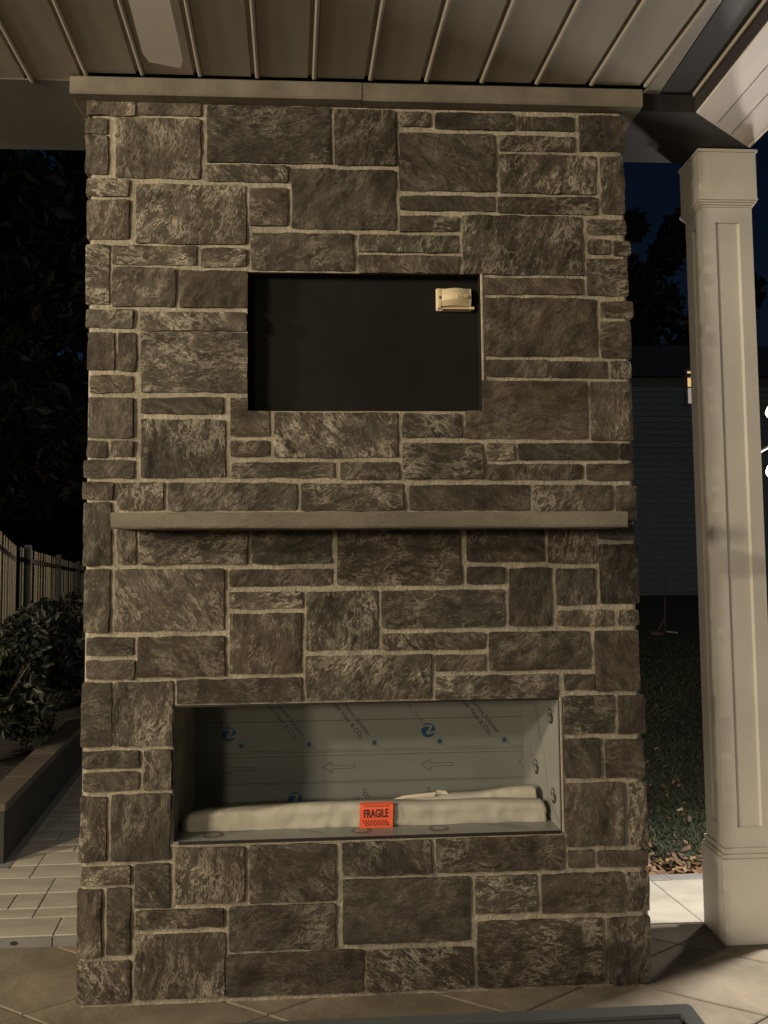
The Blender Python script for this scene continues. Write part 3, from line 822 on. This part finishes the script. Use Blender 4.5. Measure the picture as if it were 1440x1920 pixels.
# raised paver path on the left, behind the fireplace line
path = MB(); path.prism([(-4.2,.388),(-.45,.388),(-.45,7),(-4.2,7)], -.05, .026)
pth = tagp(path.build('garden_path', M_JOINT), kind='structure')
ys = [.390,.532,.61,.744,.895,1.03,1.18,1.255,1.335,1.465]
while ys[-1] < 6.5: ys.append(ys[-1]+rnd.choice([.075,.14,.15]))
spec = [[-1.13,-.80,-1.62,-2.1],[-1.243,-.9,-1.55,-1.9],[-1.243,-1.358,-.95,-1.75],[-1.243,-1.53,-.85,-1.95],[-1.356,-1.1,-.8,-1.6],[-1.356,-1.05,-.7,-1.7],[-1.235,-.95,-1.5],[-1.50,-1.0,-.75],[-1.348,-1.1,-.8]]
for r_i in range(len(ys)-1):
    ya_, yb_ = ys[r_i], ys[r_i+1]
    us = sorted(set((spec[r_i] if r_i < len(spec) else [rnd.uniform(-1.6,-1.4), rnd.uniform(-1.3,-1.1), rnd.uniform(-.95,-.75)]) + [-.5] + ([-3.9,-3.3,-2.9,-2.4] if ya_ < .95 else [])))
    if ya_ >= .95: us = [-1.60]+[u for u in us if u > -1.55]
    for ua, ub in zip(us, us[1:]):
        f1 = lambda u, y: (u-.13*(y-.386), y)
        slab([f1(ua,ya_), f1(ub,ya_), f1(ub,yb_), f1(ua,yb_)], .035+random_z(), .04, M_PAVER, pth, 'paver', .0012 if r_i % 2 else .0016, .0035)
# step face of the raised path: grey edge blocks
for xa, xb in ((-4.2,-3.2),(-3.2,-2.3),(-2.3,-1.134),(-1.131,-.45)):
    MB().box(xa+.001,.3865,-.01,xb-.001,.3895,.0325).build('edge_block', M_BORDER, pth, bevel=0)
emb = MB().tube([(-1.268,.3862,.014),(-1.268,.3845,.014)], .013, 16).build('step_light_lens', M_BLACK, pth); emb.scale = (1,1,.55); emb.location = (0,0,.0063)
# planter wall with cap stones
pw = thing('planter_wall', (-1.7, 1.4, 0), 'low dark planter wall bordering the left edge of the paver path', 'low wall')
WO = Vector((1.7, -1.4, 0))
def lx(y): return -1.60-.13*(y-1.05)
MB().prism([(lx(1.05),1.05),(lx(1.05)-.12,1.17),(-4.2,1.17),(-4.2,1.05)], -.04, .265).build('wall_face', M_PLANTER, pw, WO)
MB().prism([(lx(1.05)-.001,1.052),(lx(6.5),6.5),(lx(6.5)-.12,6.5),(lx(1.05)-.12,1.171)], -.04, .2652).build('wall_face', M_PLANTER, pw, WO)
yy_ = 1.04
while yy_ < 6.3:
    L = rnd.uniform(.38,.5)
    MB().prism([(lx(yy_)+.008,yy_),(lx(yy_+L-.004)+.008,yy_+L-.004),(lx(yy_+L-.004)-.13,yy_+L-.004),(lx(yy_)-.13,yy_)], .266, .300+random_z()).build('cap_stone', M_PCAP, pw, WO, bevel=.004)
    yy_ += L
xx_ = lx(1.04)-.135
while xx_ > -4:
    L = rnd.uniform(.38,.5)
    MB().box(xx_-L+.004,1.04,.266,xx_,1.18,.300).build('cap_stone', M_PCAP, pw, WO, bevel=.004); xx_ -= L
MB().prism([(lx(1.05)-.0,1.0),(lx(1.05)+.045,.995),(lx(6.5)+.045,6.5),(lx(6.5)+.002,6.5)], .0265, .0375).build('edge_strip', M_BORDER, pw, WO)
MB().box(-4.2,.995,.0265,lx(1.05)-.002,1.047,.0372).build('edge_strip', M_BORDER, pw, WO)
so = MB(); so.prism([(lx(1.17)-.13,1.18),(lx(6.5)-.13,6.5),(-7,6.5),(-7,1.18)], -.05, .21)
tagp(so.build('planting_bed', M_SOIL), kind='structure')
# right hand terrace behind the column
tr = MB(); tr.box(.30,.3885,-.05,6,.812,-.006)
trc = tagp(tr.build('terrace', M_JOINT), kind='structure')
def f2(u, y): return (u+.13*(.75-y), y)
for k in range(-2, 14):
    u = 1.225+.385*k
    slab([f2(u-.385,.39), f2(u,.39), f2(u,.75), f2(u-.385,.75)], random_z(), .03, M_PAVER, trc, 'paver', .0016)
for k in range(-4, 22):
    u = 1.318+.23*k
    slab([(u-.23,.7505),(u,.7505),(u-.012,.808),(u-.242,.808)], random_z(), .03, M_BORDER, trc, 'edge_block', .0010)

# ---- grass, fallen leaves
def leaf_cloud(n, fn, size, name, mat, kind=None, parent=None, loc=(0,0,0), quad=True, seed=1):
    rg = random.Random(seed); V = []; F = []
    for i in range(n):
        p, sc = fn(rg); p = Vector(p)
        a = Vector((rg.gauss(0,1), rg.gauss(0,1), rg.gauss(0,1))).normalized()
        b = a.cross(Vector((rg.gauss(0,1), rg.gauss(0,1), rg.gauss(0,1)))).normalized()
        s_ = size*sc*rg.uniform(.6,1.3); w = s_*rg.uniform(.3,.5)
        k = len(V); c = a.cross(b)*s_*.15
        V += [tuple(p-a*s_), tuple(p+b*w+c), tuple(p+a*s_), tuple(p-b*w+c)]
        F.append((k,k+1,k+2,k+3))
    me = bpy.data.meshes.new(name); me.from_pydata(V, [], F); me.materials.append(mat)
    o = link_mesh(name, me, parent, loc)
    if kind: o['kind'] = kind
    return o
rg = random.Random(3); V = []; F = []
for i in range(60000):
    y = .98+ (rg.random()**1.6)*9; x = rg.uniform(.6, 2.2+y*.9)
    h = rg.uniform(.014,.034); a = rg.uniform(0, math.pi); w = .0035*(1+y*.18)
    dx, dy = math.cos(a)*w, math.sin(a)*w; lx_, ly_ = rg.gauss(0,.025), rg.gauss(0,.025)
    if y < 1.25 and rg.random() < (1.25-y)*3: continue
    k = len(V); V += [(x-dx,y-dy,-.058),(x+dx,y+dy,-.058),(x+lx_,y+ly_,-.058+h)]; F.append((k,k+1,k+2))
me = bpy.data.meshes.new('grass'); me.from_pydata(V, [], F); me.materials.append(M_GRASS)
tagp(link_mesh('grass', me), 'dark lawn grass behind the fireplace and column', 'grass', kind='stuff')
def fl_fn(rg):
    y = .815 + abs(rg.gauss(0,.13)); 
    if rg.random() < .12: y = .85+rg.random()**1.5*2.2
    return (rg.uniform(.3, 3.6), y, -.05+rg.uniform(.0,.035)), (1 if y < 1.2 else .8)
rg = random.Random(9); V = []; F = []
for i in range(3600):
    (x, y, z), sc = fl_fn(rg)
    a = rg.uniform(0, 6.283); s_ = rg.uniform(.012,.030)*sc; tl = rg.gauss(0,.45); t2 = rg.gauss(0,.45)
    ax = Vector((math.cos(a), math.sin(a), tl)).normalized()*s_; bx = Vector((-math.sin(a), math.cos(a), t2)).normalized()*s_*.55
    p = Vector((x, y, z)); k = len(V)
    V += [tuple(p-ax), tuple(p-ax*.2+bx), tuple(p+ax*.3+bx*.6), tuple(p+ax), tuple(p+ax*.3-bx*.6), tuple(p-ax*.2-bx)]
    F.append((k,k+1,k+2,k+3)); F.append((k,k+3,k+4,k+5))
me = bpy.data.meshes.new('fallen_leaves'); me.from_pydata(V, [], F); me.materials.append(M_FALLEN)
tagp(link_mesh('fallen_leaves', me), 'brown fallen leaves strewn along the edge of the paving', 'leaves', kind='stuff')
# a few pale single leaves one can pick out on the lawn
for (x, y, s_, lab_) in [(1.30,1.42,.030,'pale dry leaf on the dark lawn beside the stone wall edge'), (1.75,1.62,.024,'pale curled leaf on the dark lawn near the column'), (1.46,.90,.026,'bright upright leaf tip in the brown leaf litter')]:
    mm = MB(); mm.add([(-s_,0,0),(-s_*.2,s_*.4,.008),(s_*.6,s_*.35,.016),(s_,0,.006),(s_*.3,-s_*.4,.004),(-s_*.4,-s_*.35,0)], [(0,1,2,3),(0,3,4,5)])
    o = mm.build('fallen_leaf', simple('pale_leaf', (.42,.33,.22), .7) if 'pale_leaf' not in bpy.data.materials else bpy.data.materials['pale_leaf'], None, (x, y, -.012))
    o.rotation_euler = (.3, -.2 if s_ != .026 else -1.1, x*3); tagp(o, lab_, 'leaf')

# ================================================================= FENCE
def fence(label, P0, P1, zt0, zt1, zb_, n, posts):
    P0 = Vector(P0); P1 = Vector(P1); d = (P1-P0); L = d.length; d.normalize()
    ang = math.atan2(d.y, d.x)
    t = thing('picket_fence', (P0.x, P0.y, zb_), label, 'fence')
    t.rotation_euler = (0, 0, ang)
    sp = L/n
    for k in range(n):
        zt_ = zt0+(zt1-zt0)*(k+.5)/n
        w = sp*rnd.choice([.22,.3,.38,.5]); yo = rnd.uniform(-.006,.006)
        MB().box(-w/2,-.004,0,w/2,.004,zt_-zb_).build('picket', M_FENCE, t, (sp*(k+.5), yo, 0))
    sl = (zt1-zt0)/L
    for dz in (-.14, -.95):
        a = [(0,-.045,zt0-zb_+dz), (L,-.045,zt1-zb_+dz)]
        mm = MB(); h = .05
        mm.add([(0,-.05,a[0][2]-h/2),(L,-.05,a[1][2]-h/2),(L,-.012,a[1][2]-h/2),(0,-.012,a[0][2]-h/2),(0,-.05,a[0][2]+h/2),(L,-.05,a[1][2]+h/2),(L,-.012,a[1][2]+h/2),(0,-.012,a[0][2]+h/2)],
               [(3,2,1,0),(4,5,6,7),(0,1,5,4),(1,2,6,5),(2,3,7,6),(3,0,4,7)])
        mm.build('rail', M_RAIL, t)
    for px in posts:
        zt_ = zt0+(zt1-zt0)*px/L
        MB().box(-.035,-.12,0,.035,-.0505,zt_-zb_+.02).build('post', M_RAIL, t, (px,0,0))
    return t
fence('slatted garden fence running away behind the fireplace, right of its corner post', (-3.66,6.0), (-5.3,12.9), 1.53, 1.25, -.2, 36, [0.05, 2.6, 5.2])
fence('short run of slatted garden fence at the left edge, rising toward the camera', (-3.66,5.95), (-2.75,3.3), 1.53, 1.70, -.2, 15, [.12])

# ================================================================= SHRUBS
def shrub(label, cx, cy, h, w, n, seed, mat=M_LEAF, size=.035, group=None):
    t = thing('shrub', (cx, cy, .2), label, 'shrub', group)
    rg = random.Random(seed)
    mm = MB(); tips = []
    for k in range(9):
        a = rg.uniform(0, 6.28); rr = rg.uniform(.1,.95)*w*.6
        tip = (math.cos(a)*rr, math.sin(a)*rr, h*rg.uniform(.6,.95)); tips.append(tip)
        mid = (tip[0]*.4, tip[1]*.4, tip[2]*.5)
        mm.tube([(0,0,0), mid, tip], [.014,.009,.003], 5)
    mm.build('stem', M_TWIG, t)
    blobs = [(Vector((rg.gauss(0,.33)*w, rg.gauss(0,.33)*w, h*rg.uniform(.25,.9))), rg.uniform(.18,.34)*w) for _ in range(16)]
    def fn(r_):
        c_, rad = r_.choice(blobs)
        v = Vector((r_.gauss(0,1), r_.gauss(0,1), r_.gauss(0,1))).normalized()*rad*(r_.random()**.4)
        p = c_+v; p.z = max(.02, p.z); return p, 1
    leaf_cloud(n, fn, size, 'foliage', mat, None, t, (0,0,0), seed=seed)
    return t
shrub('yellow-green shrub at the left edge catching light in front of the fence', -2.2, 2.0, .62, .52, 5200, 11)
shrub('dark shrub between the lit shrub and the stone fireplace', -2.45, 3.3, .78, .65, 4200, 12, M_DARKLEAF, .04)
shrub('tall dark shrub hiding the foot of the fence beside the fireplace edge', -2.6, 4.6, .98, .7, 4200, 13, M_DARKLEAF, .045)

# ================================================================= TREES AND HOUSE BEYOND
def tree(label, x, y, h, w, n, seed, size=.16):
    t = thing('broadleaf_tree', (x, y, -.06), label, 'tree')
    rg = random.Random(seed)
    mm = MB(); mm.tube([(0,0,0),(.05,0,h*.2),(-.04,.05,h*.45),(.05,0,h*.8)], [.22,.17,.13,.04], 9)
    mm.build('trunk', M_TWIG, t)
    lm = MB()
    for k in range(9):
        a = rg.uniform(0,6.28); z = h*rg.uniform(.25,.6); L = w*rg.uniform(.5,.9)
        lm.tube([(0,0,z),(math.cos(a)*L*.5,math.sin(a)*L*.5,z+h*.12),(math.cos(a)*L,math.sin(a)*L,z+h*.2)], [.09,.05,.015], 6)
    lm.build('limb', M_TWIG, t)
    blobs = [(Vector((rg.gauss(0,.42)*w, rg.gauss(0,.42)*w, h*rg.uniform(.25,.98))), rg.uniform(.14,.30)*w) for _ in range(80)]
    def fn(r_):
        c_, rad = r_.choice(blobs)
        v = Vector((r_.gauss(0,1), r_.gauss(0,1), r_.gauss(0,.8))).normalized()*rad*(r_.random()**.35)
        return c_+v, 1
    leaf_cloud(n, fn, size, 'crown', M_DARKLEAF, None, t, (0,0,0), seed=seed)
tree('large dark tree beyond the fence, at the left edge of the view', -8.6, 15, 11.5, 3.6, 17000, 21, .22)
tree('dark tree beyond the fence, just left of the fireplace', -5.6, 17, 12.5, 3.4, 17000, 22, .22)
tree('tall dark tree rising behind the neighbouring house', 13.2, 34, 18.5, 5.2, 22000, 23, .34)
tree('dark tree whose crown shows right of the column against the night sky', 18.5, 26, 8.5, 2.8, 7000, 24, .2)

def wood_fn(r_):
    x = r_.uniform(-42, 6); y = 30+r_.uniform(0, 8)
    top = 6.2+2.2*noise.noise(Vector((x*.22, 3, 1)))+1.0*noise.noise(Vector((x*.8, 1, 5)))
    return (x, y, top*(r_.random()**.8)), 1
leaf_cloud(16000, wood_fn, .62, 'distant_wood', M_DARKLEAF, 'stuff', None, (0,0,0), seed=31)
hs = thing('neighbour_house', (13, 24, -.06), 'dim neighbouring house with one lit window, far behind the column', 'house')
HO = Vector((-13, -24, .06))
hb = MB(); hb.box(8.5,22.5,-.06,22,32,7.4); hb.build('wall', M_SIDING, hs, HO)
sbm = None
for k in range(34):
    z_ = .05+k*.215
    if sbm is None:
        mm = MB(); mm.add([(8.5,22.4995,0),(22,22.4995,0),(22,22.4995,.212),(8.5,22.4995,.212),(8.5,22.455,0),(22,22.455,0),(22,22.485,.212),(8.5,22.485,.212)], [(0,1,2,3),(4,7,6,5),(4,5,1,0),(3,2,6,7),(0,3,7,4),(1,5,6,2)])
        sbm = mm.mesh('siding_board'); sbm.materials.append(M_SIDING)
    link_mesh('siding_board', sbm, hs, Vector((0,0,z_))+HO)
rf = MB(); rf.add([(8.1,22.1,7.4),(22.4,22.1,7.4),(22.4,32.4,7.4),(8.1,32.4,7.4),(8.1,27.2,9.9),(22.4,27.2,9.9)], [(0,1,5,4),(2,3,4,5),(3,0,4),(1,2,5),(0,3,2,1)])
rf.build('roof', M_ROOF, hs, HO)
wy = 22.44
def window(xa, za, xb, zb_, m1, m2):
    w = MB()
    for a, b, c, d in ((xa-.07,za-.07,xa,zb_+.07),(xb,za-.07,xb+.07,zb_+.07),(xa,za-.07,xb,za),(xa,zb_,xb,zb_+.07),(xa,(za+zb_)/2-.02,xb,(za+zb_)/2+.02)):
        w.box(a, wy-.05, b, c, wy, d)
    wf = w.build('window', M_SIDING, hs, HO)
    MB().box(xa,wy-.02,(za+zb_)/2+.02,xb,wy-.01,zb_).build('pane', m1, wf)
    MB().box(xa,wy-.02,za,xb,wy-.01,(za+zb_)/2-.02).build('pane', m2, wf)
window(11.78, 6.50, 12.62, 7.75-.12, M_WINLIT, M_WINDIM)
window(15.5, 6.2, 16.6, 7.3, M_BLACK, M_BLACK)
window(15.5, 1.2, 16.6, 2.8, M_BLACK, M_BLACK)
# sapling with its leaning stake on the lawn
gp = thing('garden_hook', (5.60, 10.6, -.06), 'thin dull red garden pole with a small saucer at its foot on the lawn', 'garden pole')
MB().tube([(0,0,0),(0,0,.35),(.02,0,.8),(.0,0,1.12),(.05,0,1.20),(.12,0,1.20)], .013, 7).build('pole', simple('dull_red_metal', (.07,.035,.03), .6), gp)
MB().tube([(-.0,0,.30),(-.10,0,.12),(-.16,0,.05)], .010, 6).build('stay', bpy.data.materials['dull_red_metal'], gp)
MB().tube([(-.14,0,.0),(-.14,0,.05)], [.11,.14], 14).build('saucer', simple('pink_clay', (.12,.07,.06), .8), gp)
MB().tube([(.02,0,.05),(.22,0,.03)], .014, 6).build('foot', simple('grey_pole', (.3,.28,.26), .6), gp)

# ================================================================= TABLE AT THE CAMERA'S FEET
tb = thing('patio_table', (-.2, -1.25, 0), 'low dark metal framed table with a glassy top at the bottom edge of the view', 'table')
TO = Vector((.2, 1.25, 0))
tx0, tx1, ty0, ty1, tz = -1.12, .648, -1.72, -.865, .45
def ring(a, b, c, d, w, z0, z1, r=0, seg=5):
    def rr(x0, y0, x1, y1, r):
        if r <= 0: return [(x0,y0)]*(seg+1)+[(x1,y0)]*(seg+1)+[(x1,y1)]*(seg+1)+[(x0,y1)]*(seg+1)
        P = []
        for cx, cy, a0 in ((x0+r,y0+r,180),(x1-r,y0+r,270),(x1-r,y1-r,0),(x0+r,y1-r,90)):
            for k in range(seg+1):
                t_ = R(a0+90*k/seg); P.append((cx+math.cos(t_)*r, cy+math.sin(t_)*r))
        return P
    O = rr(a,b,c,d,max(r,.004)); I = rr(a+w,b+w,c-w,d-w,max(.002,r-w) if r else .020); n = len(O); mm = MB()
    mm.add([(x,y,z0) for x,y in O]+[(x,y,z0) for x,y in I]+[(x,y,z1-.002) for x,y in O]+[(x,y,z1) for x,y in rr(a+.002,b+.002,c-.002,d-.002,max(r-.002,.003))]+[(x,y,z1) for x,y in I], [])
    for i in range(n):
        j = (i+1) % n
        mm.f += [(i,j,2*n+j,2*n+i),(2*n+i,2*n+j,3*n+j,3*n+i),(3*n+i,3*n+j,4*n+j,4*n+i),(4*n+i,4*n+j,n+j,n+i),(n+i,n+j,j,i)]
    return mm
ring(tx0,ty0,tx1,ty1,.034,tz-.03,tz,.012).build('frame', M_METAL, tb, TO)
ring(tx0+.0342,ty0+.0342,tx1-.0342,ty1-.0342,.010,tz-.02,tz-.010,.020).build('seal_strip', M_BLACK, tb, TO)
MB().box(tx0+.0445,ty0+.0445,tz-.02,tx1-.0445,ty1-.0445,tz-.003).build('table_top', M_GLASS, tb, TO)
for xx in (tx0+.02, tx1-.07):
    for yy2 in (ty0+.02, ty1-.07): MB().box(xx,yy2,0,xx+.05,yy2+.05,tz-.031).build('leg', M_METAL, tb, TO, bevel=.003)

# ================================================================= LAMPS
def floodlight(x, y, z, target, power, label, r=.03, color=WARM, spot=150, z_post=0):
    t = thing('floodlight', (x, y, z_post), label, 'floodlight')
    dirv = (Vector(target)-Vector((x,y,z))).normalized()
    MB().tube([(0,0,0),(0,0,z-z_post-.08)], .022, 8).build('post', M_LAMPBODY, t)
    h = MB().tube([(0,0,0),(0,0,-.02),(0,0,-.11),(0,0,-.12)], [.05,.075,.075,.07], 16).build('housing', M_LAMPBODY, t)
    # housing sits behind the lens, lens faces the target
    q = dirv.to_track_quat('Z', 'Y')
    h.rotation_mode = 'QUATERNION'; h.rotation_quaternion = q; h.location = (0,0,z-z_post)
    ld = bpy.data.lights.new('flood_lamp', 'SPOT'); ld.energy = power; ld.color = color
    ld.spot_size = R(spot); ld.spot_blend = .6; ld.shadow_soft_size = r
    lo = bpy.data.objects.new('flood_lamp', ld); COL.objects.link(lo)
    lo.location = Vector((x,y,z))+dirv*.03; lo.rotation_euler = dirv.to_track_quat('-Z','Y').to_euler()
    lo.parent = None
    return lo
P_A, P_B, P_C, P_L = 760, 520, 850, 60
floodlight(-5.6,-1.7,2.72,(-.2,0,1.4), P_A, 'black floodlight nearest the stone wall, out of view on the left', .14)
floodlight(-4.9,-3.3,2.75,(0,0,1.4), P_B, 'black floodlight farther back on the left, out of view', .14)
floodlight(-6.4,-5.2,2.0,(.2,0,1.3), P_C, 'black floodlight behind the camera, out of view', .30)
floodlight(-2.4,-6.2,2.25,(.0,0,1.2), 190, 'unseen fill floodlight added far behind the camera to soften the firebox shadow', .3)  # added fill, lifts the shadow on the firebox's left
floodlight(-2.3,7.6,1.5,(-4.4,7.8,1.0), P_L, 'unseen floodlight added behind the fireplace to brighten the garden fence', .04, WARM, 160, -.06)  # added lamp, only there to light the pickets
# string of bare bulbs along the right side
sc_ = thing('string_light_cable', (1.46, .9, 2.6), 'thin cable of the string lights hanging right of the column', 'cable')
SO = Vector((-1.46, -.9, -2.6))
def bulb(x, y, z, power, label, drop=.0):
    t = thing('string_light_bulb', (x, y, z), label, 'light bulb', 'bare bulbs of the string lights')
    MB().tube([(0,0,.075),(0,0,.035)], [.013,.016], 10).build('socket', M_LAMPBODY, t)
    g = MB().tube([(0,0,.034),(0,0,.022),(0,0,.0),(0,0,-.02),(0,0,-.03)], [.014,.024,.031,.022,.004], 14).build('glass_bulb', M_BULB, t, smooth=True)
    g.visible_shadow = True
    ld = bpy.data.lights.new('bulb_lamp', 'POINT'); ld.energy = power; ld.color = NEUT; ld.shadow_soft_size = .035
    lo = bpy.data.objects.new('bulb_lamp', ld); COL.objects.link(lo); lo.location = (x, y-.0, z-.075)
    return t
bulb(1.990, 1.0, 2.060, 18, 'upper bare bulb of the string lights at the right edge')
bulb(1.980, 1.0, 1.774, 18, 'lower bare bulb of the string lights at the right edge')
MB().tube([(2.9,1.3,2.95),(2.3,1.1,2.5),(1.990,1.0,2.135)], .0022, 6).tube([(2.3,1.1,2.5),(2.2,1.08,2.1),(2.06,1.02,1.90),(1.980,1.0,1.85)], .0022, 6).build('cable', M_LAMPBODY, sc_, SO)
bo = thing('wall_lantern', (1.478, .345, 1.70), 'small lantern fixed to the hidden right hand face of the column', 'lantern')
MB().box(0,-.03,-.07,.012,.01,.07).build('back_plate', M_LAMPBODY, bo, bevel=.002)
MB().tube([(.012,0,.05),(.10,0,.10),(.23,0,.115),(.252,0,.10)], .006, 8).build('arm', M_LAMPBODY, bo)
MB().tube([(.252,0,.10),(.252,0,.085),(.252,0,.06)], [.01,.03,.055], 14).build('hood', M_LAMPBODY, bo)
MB().tube([(.252,0,.058),(.252,0,.035),(.252,0,.0),(.252,0,-.012)], [.015,.026,.022,.004], 12).build('glass_bulb', M_BULB, bo)
def lamp(kind, e, r=.03):
    ld = bpy.data.lights.new('lantern_bulb', kind); ld.energy = e; ld.color = NEUT; ld.shadow_soft_size = r
    lo = bpy.data.objects.new('lantern_bulb', ld); COL.objects.link(lo); lo.location = (1.73, .345, 1.66); return lo
lamp('POINT', 48)
lo = lamp('SPOT', 200); lo.data.spot_size = R(84); lo.data.spot_blend = .5
